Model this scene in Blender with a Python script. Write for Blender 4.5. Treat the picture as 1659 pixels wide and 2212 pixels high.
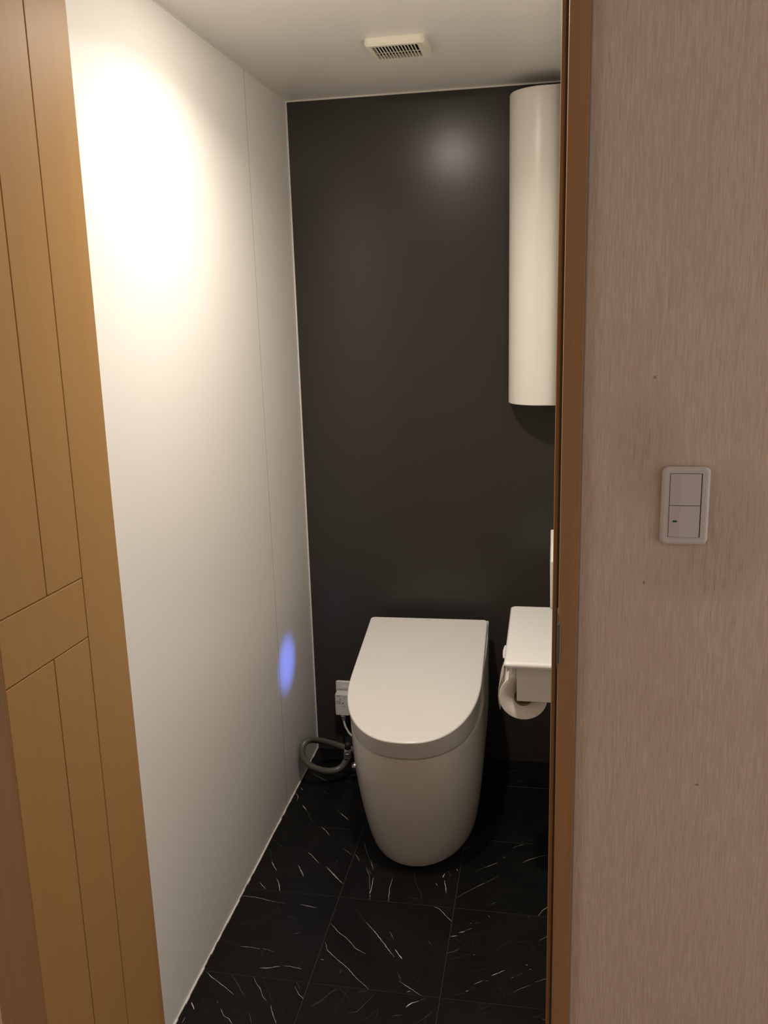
import bpy, bmesh, math, random
from mathutils import Vector, Matrix
random.seed(7)
for o in list(bpy.data.objects): bpy.data.objects.remove(o)
scene = bpy.context.scene
C = scene.collection

# ------------------------------------------------------------ camera, world, exposure
CAM = Vector((0.78516, -2.74123, 1.51551)); YAW, PIT, ROL, FPX = -0.187882, -0.229634, -0.029309, 1892.17
fw = Vector((math.sin(YAW)*math.cos(PIT), math.cos(YAW)*math.cos(PIT), math.sin(PIT)))
r0 = Vector((math.cos(YAW), -math.sin(YAW), 0)); u0 = r0.cross(fw)
rt = r0*math.cos(ROL) + u0*math.sin(ROL); up = -r0*math.sin(ROL) + u0*math.cos(ROL)
cd = bpy.data.cameras.new('camera'); cam = bpy.data.objects.new('camera', cd); C.objects.link(cam)
cam.matrix_world = Matrix(((rt.x, up.x, -fw.x, CAM.x), (rt.y, up.y, -fw.y, CAM.y), (rt.z, up.z, -fw.z, CAM.z), (0, 0, 0, 1)))
cd.sensor_fit = 'HORIZONTAL'; cd.sensor_width = 36; cd.lens = FPX*36/1659; cd.clip_start = 0.02
scene.camera = cam

world = bpy.data.worlds.new('world'); scene.world = world; world.use_nodes = True
bg = world.node_tree.nodes['Background']; bg.inputs[0].default_value = (0.64, 0.61, 0.60, 1); bg.inputs[1].default_value = 1.8
scene.view_settings.view_transform = 'Standard'; scene.view_settings.look = 'None'
scene.view_settings.gamma = 1; scene.view_settings.use_curve_mapping = False
scene.view_settings.exposure = 0.0

W, H, YF = 0.825, 2.125, -1.345          # room width, ceiling height, inner face of the front wall
YH = -1.405                              # hall face of the front wall
LAMP = (0.40, -1.0)
LAMP_W, LAMP_COL, DOME = 6.6, (1.0, 0.90, 0.775), 290.0

# ------------------------------------------------------------ materials
def mat(name, col, rough=0.5, metal=0.0, spec=0.5, coat=0.0, emit=None, es=0.0):
    m = bpy.data.materials.new(name); m.use_nodes = True
    b = m.node_tree.nodes['Principled BSDF']
    b.inputs['Base Color'].default_value = (*col, 1); b.inputs['Roughness'].default_value = rough
    b.inputs['Metallic'].default_value = metal; b.inputs['Specular IOR Level'].default_value = spec
    b.inputs['Coat Weight'].default_value = coat; b.inputs['Coat Roughness'].default_value = 0.08
    if emit: b.inputs['Emission Color'].default_value = (*emit, 1); b.inputs['Emission Strength'].default_value = es
    return m
class NT:
    def __init__(s, m): s.t = m.node_tree; s.b = s.t.nodes['Principled BSDF']
    def n(s, k, **kw):
        q = s.t.nodes.new(k)
        for a, v in kw.items():
            if a in q.inputs: q.inputs[a].default_value = v
            else: setattr(q, a, v)
        return q
    def l(s, a, b): s.t.links.new(a, b)
    def math(s, op, a, b=None, clamp=False):
        q = s.t.nodes.new('ShaderNodeMath'); q.operation = op; q.use_clamp = clamp
        for i, v in enumerate((a, b)):
            if v is None: continue
            if isinstance(v, (int, float)): q.inputs[i].default_value = v
            else: s.l(v, q.inputs[i])
        return q.outputs[0]
    def mix(s, f, a, b):
        q = s.t.nodes.new('ShaderNodeMix'); q.data_type = 'RGBA'
        for sock, v in ((q.inputs[0], f), (q.inputs[6], a), (q.inputs[7], b)):
            if isinstance(v, tuple): sock.default_value = (*v, 1)
            elif isinstance(v, (int, float)): sock.default_value = v
            else: s.l(v, sock)
        return q.outputs[2]
    def ramp(s, f, lo, hi):
        q = s.n('ShaderNodeMapRange'); q.inputs[1].default_value = lo; q.inputs[2].default_value = hi; s.l(f, q.inputs[0]); return q.outputs[0]
    def noise(s, vec, scale, detail=3.0, rough=0.5):
        q = s.n('ShaderNodeTexNoise', Scale=scale, Detail=detail, Roughness=rough); s.l(vec, q.inputs['Vector']); return q.outputs['Fac']
    def mapping(s, vec, loc=(0, 0, 0), rot=(0, 0, 0), sc=(1, 1, 1)):
        q = s.n('ShaderNodeMapping'); q.inputs[1].default_value = loc; q.inputs[2].default_value = rot; q.inputs[3].default_value = sc; s.l(vec, q.inputs[0]); return q.outputs[0]
    def bump(s, h, strength, dist):
        q = s.n('ShaderNodeBump', Strength=strength, Distance=dist); s.l(h, q.inputs['Height']); s.l(q.outputs[0], s.b.inputs['Normal'])

def m_wood(name, base, dark, rough=0.5):
    m = mat(name, base, rough, spec=0.25); t = NT(m); g = t.n('ShaderNodeNewGeometry').outputs['Position']
    g2 = t.mapping(g, sc=(55, 55, 2.2)); a = t.noise(g2, 1.0, 5, 0.6)
    c = t.mix(t.ramp(a, 0.35, 0.75), base, dark); t.l(c, t.b.inputs['Base Color'])
    t.bump(t.noise(t.mapping(g, sc=(160, 160, 6)), 1.0, 2), 0.08, 0.001)
    return m
def m_panel(name, col, rough, var=0.04, spec=0.5):
    m = mat(name, col, rough, spec=spec); t = NT(m); g = t.n('ShaderNodeNewGeometry').outputs['Position']
    a = t.noise(g, 1.7, 2); b = tuple(v*(1-var) for v in col)
    t.l(t.mix(a, col, b), t.b.inputs['Base Color'])
    t.bump(t.noise(g, 260, 2), 0.04, 0.0006)
    return m
def m_wallpaper():
    base = (0.7, 0.57, 0.46); m = mat('wallpaper', base, 0.85, spec=0.2); t = NT(m); g = t.n('ShaderNodeNewGeometry').outputs['Position']
    f1 = t.noise(t.mapping(g, sc=(420, 1, 26)), 1.0, 4, 0.62)
    f2 = t.noise(t.mapping(g, sc=(900, 1, 60)), 1.0, 3, 0.6)
    f3 = t.noise(t.mapping(g, sc=(9, 1, 5)), 1.0, 3)
    fib = t.math('ADD', t.math('MULTIPLY', f1, 0.65), t.math('MULTIPLY', f2, 0.35))
    c = t.mix(t.ramp(fib, 0.3, 0.7), (0.56, 0.415, 0.30), (0.81, 0.65, 0.515))
    c = t.mix(t.math('MULTIPLY', t.ramp(f3, 0.45, 0.8), 0.35), c, (0.64, 0.46, 0.35))
    # handling grime beside and below the switch
    sx = t.n('ShaderNodeSeparateXYZ'); t.l(g, sx.inputs[0])
    def blob(cx, cz, rx, rz):
        dx = t.math('DIVIDE', t.math('SUBTRACT', sx.outputs[0], cx), rx); dz = t.math('DIVIDE', t.math('SUBTRACT', sx.outputs[2], cz), rz)
        d = t.math('ADD', t.math('MULTIPLY', dx, dx), t.math('MULTIPLY', dz, dz)); return t.math('SUBTRACT', 1.0, d, clamp=True)
    bl = t.math('ADD', blob(1.055, 1.18, 0.07, 0.12), t.math('ADD', blob(1.0, 1.11, 0.09, 0.06), blob(0.93, 1.3, 0.06, 0.1)), clamp=True)
    fk = t.math('ADD', blob(0.9386, 1.4048, 0.0028, 0.0032), t.math('ADD', blob(1.0292, 0.7546, 0.004, 0.0028), blob(0.9347, 1.092, 0.0018, 0.004)), clamp=True)
    gr = t.math('MULTIPLY', bl, t.ramp(f1, 0.42, 0.72)); gr = t.math('ADD', t.math('MULTIPLY', gr, 0.6), t.math('MULTIPLY', fk, 0.8), clamp=True); t.l(t.mix(gr, c, (0.20, 0.14, 0.095)), t.b.inputs['Base Color'])
    t.bump(fib, 0.45, 0.0015)
    return m
def m_marble():
    m = mat('black_marble', (0.006, 0.006, 0.006), 0.36, spec=0.22); t = NT(m)
    tc = t.n('ShaderNodeTexCoord').outputs['Object']; oi = t.n('ShaderNodeObjectInfo')
    sep = t.n('ShaderNodeSeparateColor'); t.l(oi.outputs['Color'], sep.inputs[0])
    ang = t.math('MULTIPLY', sep.outputs[0], math.pi)
    vr = t.n('ShaderNodeVectorRotate', rotation_type='Z_AXIS'); t.l(tc, vr.inputs['Vector']); t.l(ang, vr.inputs['Angle'])
    off = t.n('ShaderNodeCombineXYZ'); t.l(t.math('MULTIPLY', sep.outputs[1], 37.0), off.inputs[0]); t.l(t.math('MULTIPLY', sep.outputs[2], 23.0), off.inputs[1]); t.l(t.math('MULTIPLY', sep.outputs[1], 11.0), off.inputs[2])
    av = t.n('ShaderNodeVectorMath', operation='ADD'); t.l(vr.outputs[0], av.inputs[0]); t.l(off.outputs[0], av.inputs[1]); P = av.outputs[0]
    nz = t.n('ShaderNodeTexNoise', Scale=22.0, Detail=3.0); t.l(P, nz.inputs['Vector'])
    sc = t.n('ShaderNodeVectorMath', operation='SCALE'); sc.inputs['Scale'].default_value = 0.010; t.l(nz.outputs['Color'], sc.inputs[0])
    ad = t.n('ShaderNodeVectorMath', operation='ADD'); t.l(P, ad.inputs[0]); t.l(sc.outputs[0], ad.inputs[1]); Q = ad.outputs[0]
    def vein(rot, sx, sy, scale, width, mscale, mlo, mhi, seed):
        q = t.mapping(Q, loc=(seed, seed*1.7, 0), rot=(0, 0, rot), sc=(sx, sy, 1))
        n = t.noise(q, scale, 1.5, 0.45)
        d = t.math('ABSOLUTE', t.math('SUBTRACT', n, 0.5))
        wv = t.math('MULTIPLY', t.ramp(t.noise(Q, 60, 2), 0.3, 0.8), width)
        line = t.math('SUBTRACT', 1.0, t.math('DIVIDE', d, t.math('ADD', wv, width*0.25)), clamp=True)
        mk = t.ramp(t.noise(t.mapping(P, loc=(seed*3, 5, 1)), mscale, 2), mlo, mhi)
        return t.math('MULTIPLY', line, mk, clamp=True)
    v1 = vein(0.75, 1.0, 0.2, 14, 0.004, 12, 0.52, 0.70, 2.0)
    v2 = vein(1.5, 1.0, 0.3, 16, 0.003, 13, 0.54, 0.70, 15.0)
    v = t.math('ADD', t.math('MULTIPLY', v1, 0.10), t.math('MULTIPLY', v2, 0.07), clamp=True)
    cl = t.ramp(t.noise(P, 7, 4, 0.6), 0.4, 0.9)
    base = t.mix(cl, (0.004, 0.004, 0.004), (0.010, 0.0095, 0.009))
    t.l(t.mix(v, base, (0.62, 0.60, 0.55)), t.b.inputs['Base Color'])
    return m

M = dict(
    white=m_panel('white_gloss_panel', (0.80, 0.785, 0.75), 0.38, spec=0.35),
    dark=m_panel('charcoal_panel', (0.044, 0.040, 0.037), 0.26, 0.08, spec=0.35),
    ceil=m_panel('white_ceiling', (0.80, 0.785, 0.75), 0.40),
    caulk=mat('white_caulk', (0.78, 0.75, 0.70), 0.6),
    jcaulk=mat('greyed_caulk', (0.36, 0.31, 0.27), 0.7),
    joint=mat('grey_joint', (0.50, 0.48, 0.43), 0.6),
    seam=mat('panel_joint', (0.36, 0.34, 0.30), 0.7),
    grout=mat('dark_grout', (0.045, 0.042, 0.037), 0.8),
    vein_bright=mat('vein_bright', (0.66, 0.64, 0.58), 0.4), vein_mid=mat('vein_mid', (0.28, 0.27, 0.24), 0.4), vein_dim=mat('vein_dim', (0.085, 0.08, 0.07), 0.4),
    marble=m_marble(), paper=m_wallpaper(),
    door=m_wood('beech_door', (0.365, 0.208, 0.071), (0.345, 0.194, 0.066)),
    groove=mat('door_groove', (0.20, 0.095, 0.025), 0.7),
    frame=m_wood('beech_frame', (0.40, 0.215, 0.095), (0.35, 0.18, 0.075)),
    rubber=mat('dark_gasket', (0.07, 0.04, 0.02), 0.7),
    steel=mat('dull_steel', (0.30, 0.285, 0.26), 0.4, 1.0),
    chrome=mat('chrome', (0.75, 0.74, 0.72), 0.12, 1.0),
    ceramic=mat('white_ceramic', (0.79, 0.765, 0.725), 0.16, coat=0.3),
    lidm=mat('white_lid_resin', (0.83, 0.81, 0.785), 0.25, coat=0.15),
    resin=mat('white_resin', (0.78, 0.755, 0.71), 0.4),
    shelfm=mat('white_glazed_shelf', (0.93, 0.92, 0.90), 0.12, coat=0.4),
    tissue=mat('toilet_tissue', (0.82, 0.77, 0.71), 0.95, spec=0.1),
    core=mat('cardboard_core', (0.38, 0.31, 0.21), 0.9, spec=0.1),
    cab=m_panel('cream_cabinet', (0.85, 0.815, 0.75), 0.30),
    ventm=mat('ivory_vent', (0.72, 0.68, 0.58), 0.5),
    slot=mat('vent_inside', (0.008, 0.007, 0.004), 1.0, spec=0.0),
    ink=mat('grey_print', (0.22, 0.21, 0.20), 0.6), ink2=mat('pale_print', (0.42, 0.41, 0.39), 0.5),
    hose=mat('grey_rubber_hose', (0.12, 0.115, 0.095), 0.33, spec=0.5), black=mat('black_rubber', (0.015, 0.015, 0.015), 0.5),
    plate=mat('ivory_switch', (0.66, 0.60, 0.56), 0.4), plate2=mat('ivory_rocker', (0.64, 0.575, 0.525), 0.45),
    gapm=mat('seat_gap_shade', (0.05, 0.045, 0.04), 0.6),
    gap=mat('switch_gap', (0.05, 0.035, 0.03), 0.8),
    led=mat('green_pilot', (0.01, 0.06, 0.03), 0.3, emit=(0.0, 0.35, 0.1), es=0.02),
    blue=mat('blue_led', (0.2, 0.25, 0.9), 0.3, emit=(0.15, 0.2, 1.0), es=1.5),
    lens=mat('lamp_lens', (0.9, 0.85, 0.75), 0.5, emit=LAMP_COL, es=DOME),
    hfloor=m_wood('hall_floor', (0.30, 0.18, 0.10), (0.24, 0.14, 0.075)),
    hwall=m_panel('low_bounce_paper', (0.36, 0.30, 0.24), 0.85, spec=0.1),  # kept dark to limit light bounced into the toilet room
    hceil=mat('hall_ceiling', (0.7, 0.66, 0.6), 0.85),
)

# ------------------------------------------------------------ builders
def tag(o, label=None, cat=None, group=None, kind=None):
    if label: o['label'] = label
    if cat: o['category'] = cat
    if group: o['group'] = group
    if kind: o['kind'] = kind
    return o
def empty(name, loc=(0, 0, 0), rz=0, parent=None):
    o = bpy.data.objects.new(name, None); C.objects.link(o); o.location = loc; o.rotation_euler = (0, 0, rz); o.empty_display_size = 0.05
    if parent: o.parent = parent
    return o
def obj(name, bm, m, parent=None, smooth=False, wn=False):
    bmesh.ops.recalc_face_normals(bm, faces=bm.faces[:])
    me = bpy.data.meshes.new(name); bm.to_mesh(me); bm.free(); me.materials.append(M[m])
    if smooth: me.polygons.foreach_set('use_smooth', [True]*len(me.polygons))
    o = bpy.data.objects.new(name, me); C.objects.link(o)
    if parent: o.parent = parent
    if wn:
        w = o.modifiers.new('wn', 'WEIGHTED_NORMAL'); w.weight = 80
    return o
def box(x0, x1, y0, y1, z0, z1, bm=None, r=0, seg=2):
    b = bmesh.new(); bmesh.ops.create_cube(b, size=1)
    for v in b.verts: v.co = Vector(((x0+x1)/2+v.co.x*(x1-x0), (y0+y1)/2+v.co.y*(y1-y0), (z0+z1)/2+v.co.z*(z1-z0)))
    if r: bmesh.ops.bevel(b, geom=b.edges[:], offset=r, segments=seg, profile=0.5, affect='EDGES')
    if bm is None: return b
    me = bpy.data.meshes.new('t'); b.to_mesh(me); bm.from_mesh(me); bpy.data.meshes.remove(me); b.free(); return bm
def loft(rings, cap0=True, cap1=True, bm=None):
    bm = bm or bmesh.new(); vs = [[bm.verts.new(p) for p in r] for r in rings]; n = len(rings[0])
    for a, b in zip(vs, vs[1:]):
        for i in range(n): bm.faces.new((a[i], a[(i+1) % n], b[(i+1) % n], b[i]))
    if cap0: bm.faces.new(vs[0][::-1])
    if cap1: bm.faces.new(vs[-1])
    return bm
def prism(pts, f0, f1):
    "pts: 2-D outline; f0/f1 map it to 3-D at both ends"
    return loft([[f0(p) for p in pts], [f1(p) for p in pts]])
def rrect(x0, x1, y0, y1, r, n=6):
    o = []
    for cx, cy, a in ((x1-r, y1-r, 0), (x0+r, y1-r, 90), (x0+r, y0+r, 180), (x1-r, y0+r, 270)):
        for i in range(n+1):
            t = math.radians(a+90*i/n); o.append((cx+r*math.cos(t), cy+r*math.sin(t)))
    return o
def rslab(x0, x1, y0, y1, r, f, h, b, n=6, seg=4):
    "rounded-corner slab, height h, top edge rounded by b; f maps (u, v, w) to 3-D"
    rings = []
    rings.append([f(u, v, 0) for u, v in rrect(x0, x1, y0, y1, r, n)])
    for i in range(seg+1):
        t = math.pi/2*i/seg; d = b*(1-math.cos(t)); rings.append([f(u, v, h-b+b*math.sin(t)) for u, v in rrect(x0+d, x1-d, y0+d, y1-d, max(r-d, 1e-4), n)])
    return loft(rings)
def tube(pts, r, n=12, steps=8, closed_ends=True, bm=None):
    P = [Vector(p) for p in pts]; path = []
    if steps > 1:
        E = [P[0]*2-P[1]] + P + [P[-1]*2-P[-2]]
        for i in range(1, len(E)-2):
            a, b, c, d = E[i-1:i+3]
            for k in range(steps):
                t = k/steps; path.append(0.5*((2*b)+(c-a)*t+(2*a-5*b+4*c-d)*t*t+(3*b-a-3*c+d)*t**3))
        path.append(P[-1])
    else: path = P
    nrm = None; rings = []
    for i, p in enumerate(path):
        t = (path[min(i+1, len(path)-1)]-path[max(i-1, 0)]).normalized()
        if nrm is None: nrm = t.orthogonal().normalized()
        nrm = (nrm-t*nrm.dot(t)).normalized(); bn = t.cross(nrm)
        rr = r[i] if isinstance(r, (list, tuple)) else r
        rings.append([p+nrm*rr*math.cos(2*math.pi*k/n)+bn*rr*math.sin(2*math.pi*k/n) for k in range(n)])
    return loft(rings, closed_ends, closed_ends, bm)
def lathe(prof, org, axis, n=40, cap=True):
    "prof: (radius, height) list along axis from org"
    ax = Vector(axis).normalized(); a = ax.orthogonal().normalized(); b = ax.cross(a); org = Vector(org)
    rings = [[org+ax*h+(a*math.cos(2*math.pi*k/n)+b*math.sin(2*math.pi*k/n))*r for k in range(n)] for r, h in prof]
    return loft(rings, cap, cap)
def ring(prof, org, axis, n=40):
    "closed profile turned about an axis"
    ax = Vector(axis).normalized(); a = ax.orthogonal().normalized(); b = ax.cross(a); org = Vector(org)
    return loft_closed([[org+ax*h+(a*math.cos(2*math.pi*k/n)+b*math.sin(2*math.pi*k/n))*r for k in range(n)] for r, h in prof])
def loft_closed(rings):
    return loft(rings+[rings[0]], False, False) if False else _lc(rings)
def _lc(rings):
    bm = bmesh.new(); vs = [[bm.verts.new(p) for p in r] for r in rings]; n = len(rings[0]); m = len(rings)
    for j in range(m):
        a, b = vs[j], vs[(j+1) % m]
        for i in range(n): bm.faces.new((a[i], a[(i+1) % n], b[(i+1) % n], b[i]))
    return bm
def struct(name, bm, m, label, cat, parent=None, **kw):
    return tag(obj(name, bm, m, parent, **kw), label, cat, kind='structure')

# ------------------------------------------------------------ setting: floor, walls, ceiling
fl = struct('floor', box(-0.05, W+0.05, YF-0.07, 0.05, -0.06, -0.0008), 'grout', 'black marble tiled floor of the toilet room', 'floor')
S, X1, Y1 = 0.305, 0.2605, -0.7782; J = 0.0007
xs = [0.0, X1, X1+S, W]; ys = [0.0, Y1+2*S, Y1+S, Y1, Y1-S, YF]
for i in range(3):
    for j in range(5):
        x0, x1, y1, y0 = xs[i]+J, xs[i+1]-J, ys[j]-J, ys[j+1]+J
        cx = (X1-S/2, X1+S/2, X1+1.5*S)[i]; cy = Y1+S*(2.5-j)
        t = obj('tile', box(x0-cx, x1-cx, y0-cy, y1-cy, -0.003, 0, r=0.0004, seg=1), 'marble', fl)
        t.location = (cx, cy, 0)
        t.color = ((0.0, 0.06, 0.42)[i] + random.uniform(-0.06, 0.06), random.random(), random.random(), 1)
VEINS = [  # strength, width in mm, x/y path in mm
    (0.5,1.4,[25,-175,58,-197,92,-219]),(0.9,2.7,[12,-265,23,-281]),(0.7,2.6,[3,-300,17,-316,23,-345]),(1,2.6,[46,-366,66,-392]),(0.4,1.3,[66,-392,90,-434,110,-458]),
    (0.4,1.3,[67,-270,101,-283,129,-313]),(0.4,1.3,[147,-360,173,-391]),(0.9,1.9,[172,-391,207,-426]),(0.9,1.8,[134,-473,153,-490,169,-514]),(0.4,1.3,[4,-417,32,-453]),
    (0.3,1.2,[3,-547,30,-574,58,-595]),(0.3,1.2,[110,-585,128,-600]),(1,1.8,[128,-600,155,-628,171,-645]),(0.3,1.2,[13,-601,38,-656]),(0.8,2.3,[37,-658,63,-696]),
    (0.8,1.7,[115,-661,133,-689,145,-710]),(0.9,1.7,[195,-657,226,-689,253,-721]),(0.5,1.2,[221,-567,256,-597]),(0.6,1.7,[264,-591,283,-621]),
    (0.4,1.2,[218,-621,218,-658]),(0.8,1.7,[32,-751,58,-776]),(0.9,2.2,[73,-729,86,-749,97,-778]),(0.4,1.3,[152,-198,167,-219]),(0.3,1.3,[154,-279,171,-313]),
    (0.6,1.8,[277,-529,292,-572,312,-617]),(0.6,1.7,[306,-646,323,-680,344,-780]),(0.8,1.2,[1,-812,40,-811,72,-818,99,-822]),(0.7,1.2,[99,-823,121,-823,129,-830]),
    (0.9,1.6,[167,-823,189,-826,211,-830]),(0.4,0.8,[102,-832,116,-848,128,-868]),(0.3,1.2,[149,-868,178,-883]),(0.4,0.8,[30,-918,63,-917,77,-922]),
    (0.3,0.8,[74,-895,90,-912]),(0.5,1.9,[180,-932,196,-926]),(0.4,0.8,[0,-977,29,-983,60,-992]),(0.8,1.1,[63,-994,93,-993,114,-996]),(0.7,1.1,[119,-993,150,-999]),
    (1,1.8,[134,-1057,156,-1053,179,-1044]),(0.8,1.1,[186,-1041,206,-1041,233,-1045]),(0.9,1.5,[13,-1088,35,-1104,69,-1124,100,-1145]),
    (0.6,0.7,[75,-1086,101,-1116,129,-1149]),(0.9,1.1,[127,-1085,140,-1103,156,-1120,166,-1138,182,-1154]),(0.4,0.7,[151,-1087,173,-1120,201,-1163]),
    (1,1.4,[194,-1163,207,-1188,221,-1210]),(0.9,1.1,[232,-1099,245,-1119,262,-1134]),(0.6,0.7,[232,-1087,246,-1107]),(0.8,2.5,[13,-1181,20,-1190,27,-1200]),
    (0.7,1.4,[15,-1222,16,-1241]),(0.5,1.1,[68,-1168,74,-1175]),(0.8,1.4,[86,-1189,100,-1207,114,-1213,126,-1226]),(0.6,1,[152,-1188,167,-1218]),
    (0.3,0.7,[58,-1185,53,-1211]),(0.3,0.7,[280,-1156,294,-1139,307,-1123]),(0.6,1,[195,-657,202,-667]),(0.9,1.5,[202,-667,229,-695,258,-724]),
    (0.6,1.5,[117,-664,129,-686,144,-709]),(0.8,1.5,[314,-616,329,-653]),(0.6,1,[308,-644,327,-673]),(1,1.9,[335,-687,339,-728,339,-750,343,-777]),
    (0.9,1.4,[388,-680,387,-721,393,-779]),(0.4,1,[350,-689,374,-661]),(0.3,1,[438,-642,459,-707,472,-730,483,-778]),(0.6,1.4,[508,-685,514,-699]),
    (0.9,2.9,[526,-641,523,-660]),(1,2.8,[528,-671,534,-696,539,-722]),(0.3,0.9,[398,-755,415,-757]),(0.3,0.9,[437,-752,471,-759]),
    (0.8,1.4,[515,-782,530,-789,546,-810,565,-830]),(0.3,0.9,[310,-818,352,-865]),(1,1.8,[352,-866,380,-896,409,-932,442,-974]),(0.7,1.7,[414,-888,424,-902,431,-915]),
    (0.8,2.5,[440,-949,450,-963,462,-978]),(0.8,1.3,[264,-881,289,-909,317,-930,345,-960,372,-974]),(0.8,1.3,[265,-947,278,-976,307,-1001,338,-1025,370,-1057,402,-1083]),
    (0.6,1.7,[516,-907,525,-921]),(0.5,2.9,[269,-1007,278,-1008]),(0.5,0.8,[456,-1016,471,-1047]),(0.9,1.2,[465,-1048,490,-1063,524,-1085]),
    (1,3.1,[494,-1123,505,-1109,520,-1101]),(0.7,1.2,[520,-1101,532,-1091]),(0.6,2.8,[489,-1079,498,-1074]),(0.4,1.2,[505,-1053,514,-1027]),
    (0.5,0.8,[283,-1154,302,-1134,316,-1108,334,-1089]),(0.4,0.8,[356,-1089,349,-1127,341,-1153,334,-1174]),(0.6,0.8,[370,-1159,390,-1150,404,-1123,416,-1098]),
    (0.4,0.8,[331,-1087,357,-1110,369,-1129]),(0.5,1.2,[469,-1151,489,-1146]),(0.5,1.6,[325,-1044,326,-1034]),(0.4,1.6,[382,-1094,391,-1086]),(0.7,1.2,[675,-83,701,-66]),
    (0.6,1.6,[748,-40,753,-38]),(0.3,0.8,[699,-145,738,-118]),(0.4,1.2,[789,-197,804,-203]),(0.3,0.8,[675,-254,720,-255]),(0.3,0.7,[719,-346,725,-364]),
    (0.6,1.4,[704,-499,722,-486]),(0.8,1.7,[722,-486,735,-479]),(0.7,1.7,[678,-552,687,-543]),(0.4,1,[602,-631,628,-603]),(0.9,1.3,[628,-603,649,-587,665,-574]),
    (0.8,1.4,[735,-563,754,-546,781,-529,804,-517]),(0.5,1,[565,-527,588,-505]),(0.7,1.3,[568,-738,589,-715,616,-686]),(0.8,1.3,[616,-686,637,-668]),
    (0.5,1,[637,-668,671,-633]),(0.3,0.6,[680,-682,712,-667,750,-636,805,-594]),(0.3,0.7,[712,-667,745,-700]),(0.9,1.7,[555,-616,560,-626]),(0.5,1,[535,-630,542,-651]),
    (0.7,1.3,[506,-684,511,-696]),(0.9,1.3,[778,-781,790,-756,805,-738]),(0.5,1.3,[752,-788,760,-782]),(0.5,1.3,[656,-753,672,-742]),(0.9,2.2,[568,-885,584,-879]),
    (0.8,2.2,[587,-868,602,-861]),(0.5,1.6,[602,-859,618,-848]),(0.5,2.2,[611,-832,615,-829]),(0.3,2.9,[623,-828,635,-824]),(0.5,2.6,[654,-795,659,-802]),
    (0.4,0.9,[578,-885,605,-912]),(0.6,1.2,[567,-943,583,-934,594,-923]),(0.3,0.9,[568,-967,594,-953,620,-938]),(0.8,2.1,[628,-940,632,-937]),
    (0.6,1.2,[783,-869,804,-848]),(0.3,0.9,[676,-923,696,-897,716,-877]),(1,2.3,[676,-1000,692,-989,704,-979]),(0.9,2.7,[753,-955,757,-954]),
    (0.6,2.4,[760,-969,766,-965]),(0.6,1.8,[721,-1001,726,-996]),(0.3,1.5,[730,-994,748,-980]),(0.8,1.2,[637,-1033,657,-1018]),(0.6,1.2,[663,-1019,672,-1016]),
    (0.8,2.6,[621,-1057,627,-1053]),(0.4,1.4,[597,-1071,620,-1061]),(0.3,1.1,[627,-1052,641,-1038]),(0.7,1.1,[726,-1044,745,-1029,765,-1015]),
    (0.5,1.2,[773,-1007,803,-989]),(0.4,1.1,[704,-1061,709,-1051]),(0.3,0.6,[690,-1029,705,-1044]),(0.4,0.8,[648,-1108,667,-1099,682,-1085]),
    (0.3,0.6,[648,-1085,662,-1105]),(0.4,0.8,[772,-1109,791,-1104]),(0.8,1.4,[793,-1110,801,-1114]),(0.3,0.6,[765,-882,772,-914]),(0.3,0.6,[616,-859,627,-907]),
]
# printed marble veins lie in the tile face as thin inlays, joined per tile and tone
tiles = {}
for o in fl.children: tiles[(round(o.location.x, 3), round(o.location.y, 3))] = o
def tile_at(x, y):
    return min(tiles.values(), key=lambda o: max(abs(o.location.x-x), abs(o.location.y-y)))
VB = {}; VR = random.Random(11)
for st, wd, pth in VEINS:
    P = [Vector((pth[i]/1000, pth[i+1]/1000, 0)) for i in range(0, len(pth), 2)]
    Q = [P[0]]
    for a_, b_ in zip(P, P[1:]):
        n_ = max(2, int((b_-a_).length/0.006)); d_ = (b_-a_).normalized(); nn = Vector((-d_.y, d_.x, 0))
        for i in range(1, n_+1): Q.append(a_.lerp(b_, i/n_) + (nn*VR.uniform(-0.0008, 0.0008) if i < n_ else Vector()))
    mid = Q[len(Q)//2]; to = tile_at(mid.x, mid.y); key = (to.name, 'vein_bright' if st > 0.75 else 'vein_mid' if st > 0.45 else 'vein_dim')
    if key not in VB: VB[key] = (bmesh.new(), to)
    vb = VB[key][0]; pr_ = None
    for i, q_ in enumerate(Q):
        t_ = (Q[min(i+1, len(Q)-1)]-Q[max(i-1, 0)]).normalized(); nn = Vector((-t_.y, t_.x, 0)); e_ = min(i, len(Q)-1-i)/max(1, len(Q)-1)
        hw_ = wd*0.00034*(0.35+0.65*min(1, e_*5))*VR.uniform(0.45, 1.25); L_ = q_-to.location; L_.z = 0.00025
        cur = (vb.verts.new(L_+nn*hw_), vb.verts.new(L_-nn*hw_))
        if pr_: vb.faces.new((pr_[0], pr_[1], cur[1], cur[0]))
        pr_ = cur
for (tn, mn), (vb, to) in VB.items():
    tag(obj('marble_veins', vb, mn, to), kind='stuff')
wl = struct('wall_left', box(-0.06, -0.004, YF-0.0, 0.06, -0.02, H+0.02), 'seam', 'white glossy panelled wall on the left of the toilet room', 'wall')
JY = -0.3775
obj('panel', box(-0.004, 0, JY+0.0018, 0, 0, H, r=0.0002, seg=1), 'white', wl)
obj('panel', box(-0.004, 0, YF, JY-0.0018, 0, H, r=0.0002, seg=1), 'white', wl)
obj('joint_strip', box(-0.004, 0.0002, JY-0.0017, JY+0.0017, 0, H), 'joint', wl)
struct('wall_back', box(-0.05, W+0.05, 0, 0.06, -0.02, H+0.02), 'dark', 'charcoal accent wall behind the toilet', 'wall')
struct('wall_right', box(W, W+0.06, YF, 0.06, -0.02, H+0.02), 'white', 'white panelled wall behind the paper holder', 'wall')
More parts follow.
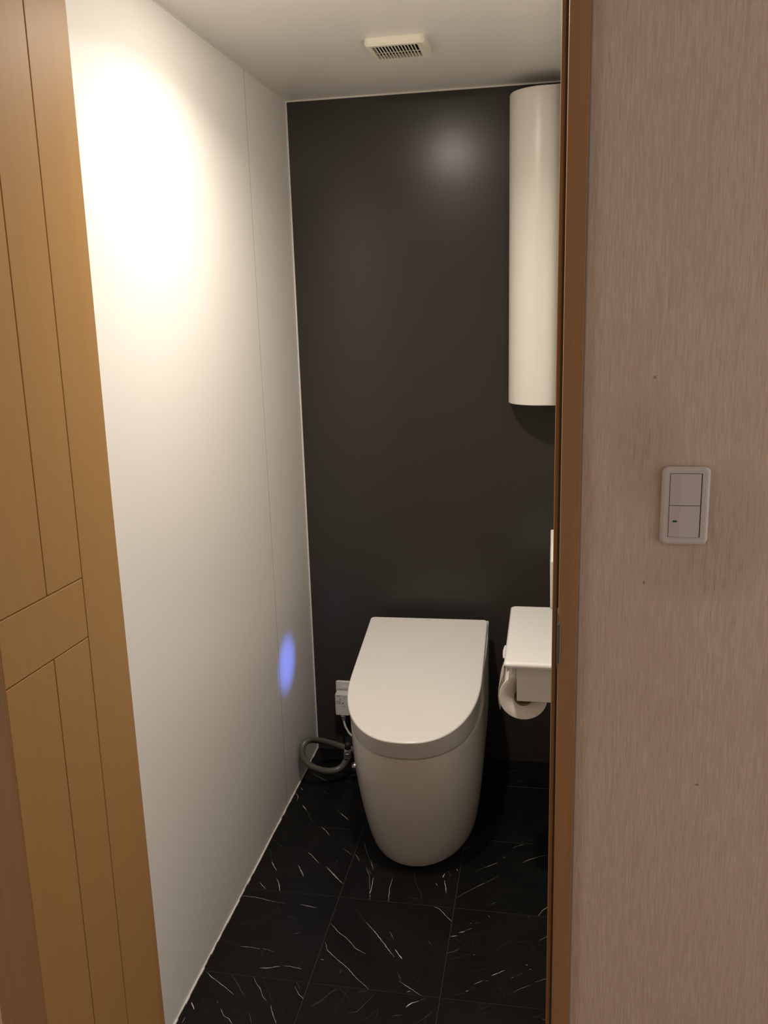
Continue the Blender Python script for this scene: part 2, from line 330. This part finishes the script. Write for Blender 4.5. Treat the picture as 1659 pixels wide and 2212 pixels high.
struct('ceiling', box(-0.05, W+0.06, YF, 0.05, H, H+0.06), 'ceil', 'off-white ceiling of the toilet room', 'ceiling')
struct('trim_1', box(0, 0.0035, -0.0035, 0, 0, H), 'caulk', 'thin white bead in the corner of white and charcoal walls', 'trim')
struct('trim_2', box(0.0035, W, -0.003, 0, H-0.004, H), 'caulk', 'thin white bead between charcoal wall and ceiling', 'trim')
def bead():
    bm = bmesh.new(); n = 60; R = random.Random(3)
    for i in range(n):
        y0 = -0.0035 + (YF+0.0035)*i/n; y1 = -0.0035 + (YF+0.0035)*(i+1)/n; w = 0.0027+R.uniform(-0.0012, 0.0014)
        box(0, w, y1, y0, 0, 0.0035+R.uniform(-0.0006, 0.0008), bm)
    return bm
struct('trim_3', bead(), 'caulk', 'uneven white caulk line along the floor under the left wall', 'trim')
struct('trim_4', box(0, 0.002, YF, -0.0035, H-0.0015, H), 'caulk', 'thin joint line between left wall and ceiling', 'trim')

# front wall with the doorway, hall side papered
bm = bmesh.new()
box(0.836, 2.6, YH, YF, 0, 2.45, bm); box(-1.8, -0.006, YH, YF, 0, 2.45, bm); box(-0.006, 0.836, YH, YF, 2.075, 2.45, bm)
struct('wall_front', bm, 'paper', 'beige fibre-textured papered hall wall around the doorway', 'wall')
struct('wall_hall_added', box(-1.2, 2.6, -3.32, -3.2, 0, 2.45), 'hwall', 'added unseen hall wall facing the toilet room doorway', 'wall')  # unseen wall, added to keep ambient light from entering frontally
struct('floor_hall', box(-1.2, 2.6, -3.32, YF-0.07, -0.06, -0.002), 'hfloor', 'brown wooden hall floor outside the doorway', 'floor')
struct('ceiling_hall', box(-1.2, 2.6, -3.32, YH, 2.42, 2.5), 'hceil', 'plain hall ceiling outside the doorway', 'ceiling')
# door frame: right jamb, left jamb, header, sill
def jamb(name, sx, label):
    X = (lambda x: x) if sx > 0 else (lambda x: 0.83-x)
    def bx(a, b, *r, **k): a, b = sorted((X(a), X(b))); return box(a, b, *r, **k)
    j = struct(name, bx(0.8070, 0.8355, -1.417, YF, 0, 2.075, r=0.0012), 'frame', label, 'door frame')
    obj('stop', bx(0.7975, 0.8070, -1.372, YF, 0, 2.04, r=0.001), 'frame', j)
    obj('gasket', bx(0.8035, 0.8068, -1.3765, -1.372, 0, 2.04), 'rubber', j)
    obj('caulk_line', bx(0.8355, 0.8395, -1.407, YH, 0, 2.075, r=0.0008, seg=1), 'jcaulk', j)
    return j
jr = jamb('trim_5', 1, 'brown wooden door jamb with rubber gasket left of the light switch')
sp = obj('strike_plate', box(0.8052, 0.8072, -1.409, -1.376, 0.945, 1.037, r=0.0004, seg=1), 'steel', jr); sp['label'] = 'dull steel strike plate'
obj('lip', box(0.8048, 0.8098, -1.4186, -1.4165, 0.958, 1.024, r=0.0004, seg=1), 'steel', sp)
jamb('trim_6', -1, 'brown wooden hinge-side jamb hidden behind the folded door')
hd = struct('trim_7', box(-0.006, 0.836, -1.417, YF, 2.0405, 2.075, r=0.001), 'frame', 'brown wooden head of the door frame', 'door frame')
struct('trim_8', box(0.024, 0.806, -1.417, YF-0.0, -0.002, 0.006, r=0.001), 'frame', 'low brown wooden sill of the doorway', 'sill')

# ------------------------------------------------------------ folding door, folded open against the hall wall
TH = 0.037
dr = empty('door_1', (0.066, -1.406, 1.27)); tag(dr, 'beech folding door with grooved panels, folded open at left', 'door', kind='structure')
# local axes: s runs along -y from the hinge, n is the outward face (+x), z is up
a = math.radians(1.8); tl = math.radians(0.85)
ez = Vector((0, 0, 1)); es = Vector((-math.sin(a), -math.cos(a), 0)); en = Vector((math.cos(a), -math.sin(a), 0))
es2 = es*math.cos(tl) + ez*math.sin(tl); ez2 = ez*math.cos(tl) - es*math.sin(tl)
# columns: local X = n, local Y = -s, local Z = up
dr.matrix_world = Matrix(((en.x, -es2.x, ez2.x, 0.066), (en.y, -es2.y, ez2.y, -1.406), (en.z, -es2.z, ez2.z, 1.27), (0, 0, 0, 1)))
def leaf(n0, s0, s1, flip):
    g = 0.0016; Z0, Z1, RA, RB = -1.262, 0.715, -0.161, -0.260
    core = obj('leaf', box(n0-TH+0.002, n0-0.0025, -s1+0.0005, -s0-0.0005, Z0+0.0005, Z1-0.0005), 'groove', dr)
    def pc(name, a, b, z0, z1, back=True):
        return obj(name, box(n0-0.0045, n0, -b, -a, z0, z1, r=0.0011, seg=2), 'door', core)
    def bk(a, b, z0, z1): return obj('back_panel', box(n0-TH, n0-TH+0.004, -b, -a, z0, z1, r=0.001, seg=1), 'door', core)
    L = (lambda v: v) if not flip else (lambda v: s0+s1-v)
    def P(name, a, b, z0, z1): a, b = sorted((L(a), L(b))); return pc(name, a+g/2 if a > s0+0.001 else a, b-g/2 if b < s1-0.001 else b, z0, z1)
    P('stile', s0, s0+0.112, Z0, Z1)
    P('rail', s0+0.112, s1, RB+g/2, RA-g/2)
    for z0, z1 in ((Z0, RB-g/2), (RA+g/2, Z1)):
        P('plank', s0+0.112, s0+0.209, z0, z1); P('plank', s0+0.209, s1, z0, z1)
    bk(s0, s1, Z0, Z1)
    e = obj('edge_band', box(n0-TH, n0-0.0004, -s1-0.0006, -s1+0.001, Z0, Z1, r=0.0005), 'frame', core)
    return core
leaf(0.0, 0.0, 0.326, False)
leaf(-TH-0.003, 0.012, 0.326, True)
obj('hinge_cover', box(-2*TH-0.003, -0.0006, -0.3292, -0.3268, -1.262, 0.715, r=0.0011), 'frame', dr)

# ------------------------------------------------------------ ceiling fittings
def downlight(name, x, y, zc, R, label, lens, cat='ceiling lamp'):
    d = empty(name, (x, y, zc)); tag(d, label, cat)
    obj('trim_ring', ring([(R, 0.0), (R, -0.004), (R-0.003, -0.007), (R*0.78, -0.006), (R*0.72, -0.002), (R*0.72, 0.0)], (0, 0, 0), (0, 0, 1), 48), 'resin', d, True)
    obj('lens', lathe([(R*0.715, -0.0005), (R*0.66, -0.008), (R*0.5, -0.013), (R*0.3, -0.016), (R*0.05, -0.017)], (0, 0, 0), (0, 0, 1), 40), lens, d, True)
    return d
dl = downlight('downlight', LAMP[0], LAMP[1], H, 0.056, 'small round warm downlight in the toilet room ceiling', 'lens')
ld = bpy.data.lights.new('downlight_beam', 'AREA'); ld.shape = 'DISK'; ld.size = 0.07; ld.energy = LAMP_W; ld.color = LAMP_COL; ld.spread = math.radians(152)
lo = bpy.data.objects.new('downlight_beam', ld); C.objects.link(lo); lo.parent = dl; lo.location = (0, 0, -0.019)

v = empty('ceiling_vent', (0.4235, -0.477, H)); tag(v, 'square ivory exhaust vent with slotted grille on the ceiling', 'vent')
hw = 0.0715; zb = -0.017
fr = bmesh.new()
def frame_bm(o, i0x, i1x, i0y, i1y, z0, z1, ins):
    # bevelled square frame with a rectangular opening
    out_t = rrect(-o, o, -o, o, 0.012); out_b = rrect(-o+ins, o-ins, -o+ins, o-ins, 0.010)
    inn = []
    for (x, y) in out_b: inn.append((min(max(x, i0x), i1x), min(max(y, i0y), i1y)))
    return loft([[Vector((x, y, z1)) for x, y in out_t], [Vector((x, y, z0+0.005)) for x, y in out_t], [Vector((x, y, z0)) for x, y in out_b], [Vector((x, y, z0)) for x, y in inn], [Vector((x, y, z0+0.010)) for x, y in inn]], True, False)
sx0, sx1, sy0, sy1 = -0.056, 0.052, -0.056, 0.050
bmf = frame_bm(hw, sx0, sx1, sy0, sy1, zb, 0, 0.005)
bmesh.ops.remove_doubles(bmf, verts=bmf.verts[:], dist=1e-5)
obj('frame', bmf, 'ventm', v)
obj('backing', box(sx0-0.001, sx1+0.001, sy0-0.001, sy1+0.001, -0.0066, -0.005), 'slot', v)
N = 14; pw = (sx1-sx0)/N; sl = None
for i in range(1, N):
    x = sx0+pw*i
    if sl is None:
        sl = obj('slat', box(-0.0011, 0.0011, sy0, sy1, zb, zb+0.0024), 'ventm', v); s = sl
    else:
        s = sl.copy(); C.objects.link(s); s.parent = v
    s.location = (x, 0, 0)
obj('crossbar', box(sx0, sx1, 0.006, 0.0085, zb+0.0024, zb+0.0045), 'ventm', v)
nt = obj('latch_tab', box(-0.009, 0.006, -hw-0.0008, -hw+0.001, zb+0.006, -0.0035, r=0.0004, seg=1), 'ventm', v)

# ------------------------------------------------------------ wall cabinet
cb = empty('wall_cabinet', (W, 0, 1.222)); tag(cb, 'tall cream cabinet with rounded front corner high beside the charcoal wall', 'cabinet')
def cab_out(d):
    x0, yf, ax, ay = 0.668+d, -0.137+d, 0.105-d, 0.107-d
    o = [(W-0.0005, -0.0005), (x0, -0.0005)]
    for i in range(33):
        t = math.pi/2*i/32; n = 2.15
        o.append((x0+ax-ax*math.cos(t)**(2/n), yf+ay-ay*math.sin(t)**(2/n)))
    o.append((W-0.0005, yf)); return [(x-W, y) for x, y in o]
zt = 2.088-1.222
obj('shell', loft([[Vector((x, y, z)) for x, y in cab_out(d)] for d, z in ((0.002, 0), (0.0004, 0.0008), (0, 0.002), (0, zt-0.002), (0.0004, zt-0.0008), (0.002, zt))]), 'cab', cb, True, True)
obj('bottom_panel', loft([[Vector((x, y, z)) for x, y in cab_out(0.004)] for z in (-0.0005, 0.003)]), 'cab', cb)

# ------------------------------------------------------------ toilet
t = empty('toilet', (0.4149, 0, 0), math.radians(1.237)); tag(t, 'white tankless toilet with closed sloping lid', 'toilet')
def dshape(w, yf, ys, yb, n, rc=0.0, k=72, xo=0.0):
    o = []
    if rc:
        for i in range(5):
            q = math.radians(90-90*i/4); o.append((w-rc+rc*math.cos(q), yb-rc+rc*math.sin(q)))
    else: o.append((w, yb))
    for i in range(1, 9): o.append((w, yb-rc+(ys-yb+rc)*i/9))
    for i in range(k+1):
        q = math.pi*i/k; c, s_ = math.cos(q), math.sin(q)
        o.append((w*math.copysign(abs(c)**(2/n), c), ys+(yf-ys)*s_**(2/n)))
    o += [(-x, y) for x, y in o[:(5 if rc else 1)+8]][::-1]
    return [(x+xo, y) for x, y in o]
ztop = lambda y: 0.532+(0.4325-0.532)*(y+0.0803)/(-0.7287+0.0803)
zbot = lambda y: 0.391+(y+0.29)*0.045
rings = []
for d, k in ((0.03, 'b'), (0.016, 'b'), (0.0135, 'b2')):
    rings.append([Vector((x, y, zbot(y)+(0.0015 if k == 'b2' else 0))) for x, y in dshape(0.1893-d*0.55, -0.7287+d*1.75, -0.408+d*0.5, -0.0803-d*0.3, 2.33, 0.012)])
b = 0.0045
for i in range(6):
    q = math.pi/2*i/5; d = b*(1-math.cos(q))
    rings.append([Vector((x, y, ztop(y)-b+b*math.sin(q))) for x, y in dshape(0.1893-d, -0.7287+d, -0.408, -0.0803-d, 2.33, 0.012-d*0.5)])
lid = obj('lid', loft(rings), 'lidm', t, True, True)
# faint maker's mark near the back edge of the lid, too small to read
mk = empty('maker_mark', (0, 0, 0), parent=lid)
bmk = bmesh.new(); R = random.Random(2); x = -0.0105
for i in range(8):
    w_ = R.uniform(0.0009, 0.0019); y0 = -0.0962; h_ = R.uniform(0.0024, 0.0034) if i else 0.0044
    for (yy0, yy1, xx0, xx1) in ((y0, y0+h_, x, x+0.0006), (y0, y0+0.0007, x, x+w_), (y0+h_-0.0007, y0+h_, x, x+w_)):
        box(xx0, xx1, yy0, yy1, ztop(-0.0955)-0.0006, ztop(-0.094)+0.00025, bmk)
    x += w_+0.0009
bpy.data.objects.remove(mk); tag(obj('maker_mark', bmk, 'ink2', lid), 'tiny grey maker mark')
# bowl skirt
rings = []
for i in range(13):
    q = i/12; bl = 0.0109*q*(1-q)*4; zz = q
    w0 = 0.1598+0.0305*q+bl; yf = -0.6293-0.0690*q-bl*1.1; ys_ = -0.3526-0.0124*q; n = 2.0127+0.3*q
    o = dshape(w0, yf, ys_, -0.06, n, 0.0, xo=0.0074*(1-q))
    if i == 0:
        o2 = dshape(w0-0.004, yf+0.004, ys_, -0.06, n, 0.0, xo=0.0074); rings.append([Vector((x, y, 0.0)) for x, y in o2]); rings.append([Vector((x, y, 0.004)) for x, y in o2]); rings.append([Vector((x, y, 0.0055)) for x, y in o])
    elif i == 12:
        rings.append([Vector((x, y, zbot(y)-0.0075)) for x, y in o]); o3 = dshape(w0-0.004, yf+0.004, ys_, -0.06, n, 0.0); rings.append([Vector((x, y, zbot(y)-0.0050)) for x, y in o3])
    else: rings.append([Vector((x, y, zz*(zbot(y)-0.0075))) for x, y in o])
obj('skirt', loft(rings), 'ceramic', t, True, True)
obj('seat_gap_shade', loft([[Vector((x, y, zbot(y)+dz)) for x, y in dshape(0.1803, -0.6925, -0.37, -0.07, 2.3, 0.0)] for dz in (-0.008, 0.004)]), 'gapm', t, True)  # dark ring stands in for the shadow line between lid and skirt
# washlet unit at the back, a little wider than the lid
rings = []
prof = [(0.1935, -0.055), (0.1940, -0.16), (0.1935, -0.26), (0.190, -0.34), (0.183, -0.40)]
out = prof + [(-x, y) for x, y in prof[::-1]]
rings = [[Vector((x*s_, y, f(y))) for x, y in out] for s_, f in ((0.985, lambda y: zbot(y)-0.004), (1.0, lambda y: zbot(y)+0.002), (1.0, lambda y: ztop(y)-0.024), (0.985, lambda y: ztop(y)-0.018))]
obj('washlet_unit', loft(rings), 'ceramic', t, True, True)
bl_ = obj('night_light', lathe([(0.006, 0), (0.006, 0.003), (0.004, 0.0045), (0.0008, 0.005)], (-0.1925, -0.285, 0.446), (-1, 0, 0), 20), 'blue', t, True); bl_['label'] = 'small blue night light on the side of the washlet'
sd = bpy.data.lights.new('night_light_beam', 'SPOT'); sd.energy = 2.3; sd.color = (0.12, 0.21, 1.0); sd.spot_size = math.radians(56); sd.spot_blend = 0.95; sd.shadow_soft_size = 0.004
so = bpy.data.objects.new('night_light_beam', sd); C.objects.link(so); so.parent = t; so.location = (-0.200, -0.290, 0.446); so.rotation_euler = (0, math.radians(90), 0)

# ------------------------------------------------------------ supply hose with stop valve
hs = empty('supply_hose', (0.165, -0.1, 0)); tag(hs, 'looped grey water supply hose on the floor left of the toilet', 'hose')
L = lambda p: (p[0]-0.165, p[1]+0.1, p[2])
hp = [(0.215, -0.085, 0.045), (0.151, -0.10, 0.056), (0.089, -0.12, 0.084), (0.047, -0.17, 0.121), (0.029, -0.225, 0.146), (0.0185, -0.25, 0.130), (0.027, -0.26, 0.099), (0.058, -0.26, 0.072), (0.101, -0.24, 0.051), (0.135, -0.22, 0.053), (0.154, -0.21, 0.076), (0.159, -0.21, 0.092)]
obj('hose', tube([L(p) for p in hp], 0.0105, 14, 8), 'hose', hs, True)
f = obj('ferrule', lathe([(0.0115, 0), (0.0125, 0.002), (0.0125, 0.005), (0.0115, 0.006), (0.0125, 0.008), (0.0125, 0.011), (0.0115, 0.012), (0.0125, 0.014), (0.0125, 0.019), (0.010, 0.021)], L((0.158, -0.21, 0.086)), (0.06, 0, 1), 24), 'steel', hs, True)
obj('coupling_nut', lathe([(0.0105, 0), (0.0125, 0.001), (0.0125, 0.010), (0.0105, 0.011)], L((0.1595, -0.21, 0.108)), (0.06, 0, 1), 6), 'chrome', hs)
obj('black_adapter', lathe([(0.010, 0), (0.010, 0.02), (0.006, 0.022)], L((0.1602, -0.21, 0.119)), (0.06, 0, 1), 20), 'black', hs, True)
sv = obj('stop_valve', lathe([(0.006, 0), (0.012, 0.004), (0.014, 0.012), (0.013, 0.022), (0.008, 0.026), (0.008, 0.05)], L((0.170, -0.212, 0.058)), (1, 0.15, 0.0), 24), 'chrome', hs, True)
obj('floor_flange', lathe([(0.022, 0), (0.020, 0.003), (0.010, 0.006), (0.006, 0.007), (0.006, 0.055)], L((0.212, -0.205, 0)), (0, 0, 1), 28), 'chrome', hs, True)

# ------------------------------------------------------------ outlet and plug
ol = empty('wall_outlet', (0.112, 0, 0.203)); tag(ol, 'white wall outlet plate low on the charcoal wall', 'outlet')
obj('plate', rslab(-0.035, 0.035, -0.06, 0.06, 0.007, lambda u, v_, w: Vector((u, -w, v_)), 0.008, 0.004), 'resin', ol, True, True)
obj('socket', box(-0.012, 0.012, -0.0095, -0.0078, -0.042, 0.042, r=0.0005, seg=1), 'resin', ol)
pg = empty('power_plug', (0.108, -0.0095, 0.2)); tag(pg, 'white safety plug with label and cord in the wall outlet', 'plug')
pb = bmesh.new()
o1 = [(-0.0245, -0.042), (0.026, -0.042), (0.026, 0.040), (-0.0245, 0.040)]
body = loft([[Vector((u, 0, w)) for u, w in rrect(-0.0255, 0.027, -0.046, 0.034, 0.006)], [Vector((u, -0.020, w)) for u, w in rrect(-0.0255, 0.027, -0.046, 0.034, 0.006)], [Vector((u, -0.040, w)) for u, w in rrect(-0.024, 0.0255, -0.044, 0.0335, 0.004)], [Vector((u, -0.0425, w)) for u, w in rrect(-0.0215, 0.023, -0.042, 0.031, 0.003)]])
pbo = obj('body', body, 'resin', pg, True, True)
lb = bmesh.new(); R = random.Random(5)
def mark(u0, u1, w0, w1): box(u0, u1, -0.0428, -0.0424, w0, w1, lb)
for k in range(3): mark(-0.018+0.004*k, -0.018+0.004*k+R.uniform(0.002, 0.0035), 0.0275, 0.0300)
for k in range(2): mark(-0.0145+0.004*k, -0.0120+0.004*k, 0.0240, 0.0262)
for r_ in range(3):
    for k in range(4): mark(-0.0195+0.0042*k, -0.0195+0.0042*k+R.uniform(0.002, 0.0034), 0.0065-0.0042*r_, 0.0065-0.0042*r_+0.0022)
for k in range(3): mark(-0.0075+0.0012*k, -0.0055+0.0012*k, 0.0120+0.0016*k, 0.0148+0.0016*k)
for w_ in (0.022, 0.017): mark(0.0085, 0.0102, w_, w_+0.0024)
for k in range(5): mark(0.000+0.0032*k, 0.0022+0.0032*k, -0.0105, -0.0088)
tag(obj('printed_marks', lb, 'ink', pbo), 'small grey printed marks')
tb = obj('test_button', lathe([(0.002, 0), (0.002, 0.0012), (0.0012, 0.0016)], (0.0035, -0.0424, 0.0015), (0, -1, 0), 14), 'black', pbo)
obj('strain_relief', lathe([(0.0105, 0), (0.0095, 0.006), (0.0068, 0.0065), (0.0062, 0.020), (0.0045, 0.021)], (0.0, -0.030, -0.0455), (0.05, 0, -1), 20), 'resin', pg, True)
obj('cord', tube([(0.001, -0.030, -0.062), (0.003, -0.032, -0.078), (0.011, -0.036, -0.096), (0.026, -0.040, -0.116), (0.060, -0.045, -0.135), (0.11, -0.046, -0.145)], 0.0036, 10, 6), 'resin', pg, True)

# ------------------------------------------------------------ paper holder with shelf
ph = empty('paper_holder', (W, -0.5, 0.6)); tag(ph, 'white paper holder with glazed shelf top on the right wall', 'paper holder')
F = lambda x, y, z: Vector((x-W, y+0.5, z-0.6))
shr = []
for i in range(9):
    q = -math.pi/2+math.pi*i/8; d = 0.008*(1-math.cos(q)); shr.append([F(x, y, 0.652+0.008*math.sin(q)) for x, y in rrect(0.688+d, W-0.0005, -0.722+d, -0.297-d, 0.012)])
obj('shelf', loft(shr), 'shelfm', ph, True, True)
def arm(y0, y1): return obj('arm', box(0.7195-W, -0.0005, y0+0.5, y1+0.5, 0.5505-0.6, 0.645-0.6, r=0.0025, seg=3), 'resin', ph)
arm(-0.702, -0.692); arm(-0.570, -0.552); arm(-0.432, -0.422)
obj('back_plate', box(-0.010, -0.0005, -0.69+0.5, -0.434+0.5, 0.56-0.6, 0.645-0.6, r=0.002), 'resin', ph)
for y0, y1 in ((-0.6915, -0.5705), (-0.5515, -0.4325)):
    obj('spindle', tube([F(0.735, y0, 0.5625), F(0.735, y1, 0.5625)], 0.0085, 16, 1), 'resin', ph, True)
# serrated cutter plates tucked under the shelf
def cutter(y0, y1, dx=0.0):
    pts = [(0.716, y0), (0.716, y1)]; n = 12
    for i in range(n):
        ya = y1+(y0-y1)*i/n; yb_ = y1+(y0-y1)*(i+0.5)/n; bow = 0.0025*math.sin(math.pi*(i+0.5)/n)
        pts += [(0.6855-bow+dx, ya), (0.6825-bow+dx, yb_)]
    pts.append((0.6855+dx, y0))
    zz = lambda x: 0.6385+(x-0.70)*0.10
    return obj('cutter_plate', loft([[F(x, y, zz(x)) for x, y in pts], [F(x, y, zz(x)+0.0025) for x, y in pts]]), 'resin', ph)
cutter(-0.640, -0.556); cutter(-0.540, -0.445, 0.012)
obj('cutter_bracket', loft([[F(x, -0.690, z) for x, z in ((0.706, 0.644), (0.7195, 0.644), (0.7195, 0.622), (0.706, 0.616))], [F(x, -0.672, z) for x, z in ((0.704, 0.644), (0.7195, 0.644), (0.7195, 0.626), (0.704, 0.620))]]), 'resin', ph)
def roll(name, y0, y1, r, label, zc, sheet):
    tr = empty(name, (0.735, y0, zc)); tag(tr, label, 'toilet roll')
    Ln = y1-y0
    obj('paper', ring([(0.0225, 0.001), (r-0.001, 0.0), (r, 0.001), (r, Ln-0.001), (r-0.001, Ln), (0.0225, Ln-0.001)], (0, 0, 0), (0, 1, 0), 64), 'tissue', tr, True, True)
    obj('core', ring([(0.0215, 0.0005), (0.0226, 0.0005), (0.0226, Ln-0.0005), (0.0215, Ln-0.0005)], (0, 0, 0), (0, 1, 0), 40), 'core', tr, True, True)
    if sheet:
        P = [(-0.050, 0.058), (-0.054, 0.045), (-0.0588, 0.030), (-0.0622, 0.012), (-0.0628, -0.004), (-0.0612, -0.018), (-0.0588, -0.030), (-0.0565, -0.0385)]
        bm = bmesh.new(); g = []; R = random.Random(4)
        for i, (x, z) in enumerate(P):
            row = []
            for k in range(9):
                q = k/8; ex = 0.0; ez_ = 0.0
                if i >= 5: ez_ = 0.012*q*(i-4)/3; ex = -0.001*q
                row.append(bm.verts.new((x+ex, 0.003+q*(Ln-0.006), z+ez_)))
            g.append(row)
        for i in range(len(g)-1):
            for k in range(8): bm.faces.new((g[i][k], g[i+1][k], g[i+1][k+1], g[i][k+1]))
        bmesh.ops.solidify(bm, geom=bm.faces[:], thickness=0.0004)
        obj('loose_sheet', bm, 'tissue', tr, True)
roll('toilet_roll', -0.6855, -0.5745, 0.0600, 'toilet roll with a loose hanging sheet under the glazed shelf', 0.5535, True)

# ------------------------------------------------------------ remote control on the right wall
rc = empty('remote_control', (W, -0.55, 0.855)); tag(rc, 'thin white toilet remote control on the right wall above the shelf', 'remote control')
obj('case', rslab(-0.15, 0.15, -0.062, 0.062, 0.006, lambda u, v_, w: Vector((-w, u, v_)), 0.0268, 0.003), 'resin', rc, True, True)
for i in range(5):
    obj('button', rslab(-0.125+i*0.052, -0.085+i*0.052, -0.02, 0.02, 0.004, lambda u, v_, w: Vector((-w-0.0262, u, v_)), 0.0012, 0.0005), 'plate', rc)

# ------------------------------------------------------------ light switch on the papered wall
sw = empty('light_switch', (0.9885, YH, 1.2145)); tag(sw, 'ivory double rocker light switch on the papered hall wall', 'light switch')
SF = lambda u, v_, w: Vector((u, -w, v_))
obj('plate', rslab(-0.0345, 0.0345, -0.0595, 0.0595, 0.009, SF, 0.0085, 0.0055, 8, 5), 'plate', sw, True, True)
obj('inner_frame', box(-0.0232, 0.0225, -0.0089, -0.0080, -0.0472, 0.0497), 'gap', sw)
def rocker(z0, z1, led):
    x0, x1, xm = -0.0226, 0.0213, -0.0075
    top = lambda x: -0.0098 if x < xm else -0.0098-0.0012*(x-xm)/(x1-xm)
    pr = [(x0, -0.0085), (x0, -0.0091), (x0+0.0004, -0.0094), (xm, -0.0108), (x1-0.0012, -0.0104), (x1-0.0006, -0.0101), (x1-0.0003, -0.0085)]
    rk = obj('rocker', loft([[Vector((x, y, z0)) for x, y in pr], [Vector((x, y, z1)) for x, y in pr]]), 'plate2', sw)
    if led: obj('pilot_lamp', box(-0.0170, -0.0112, -0.0107, -0.0097, -0.0240, -0.0212), 'led', rk)
    else: pass
rocker(0.0019, 0.0492, False); rocker(-0.0466, 0.0009, True)
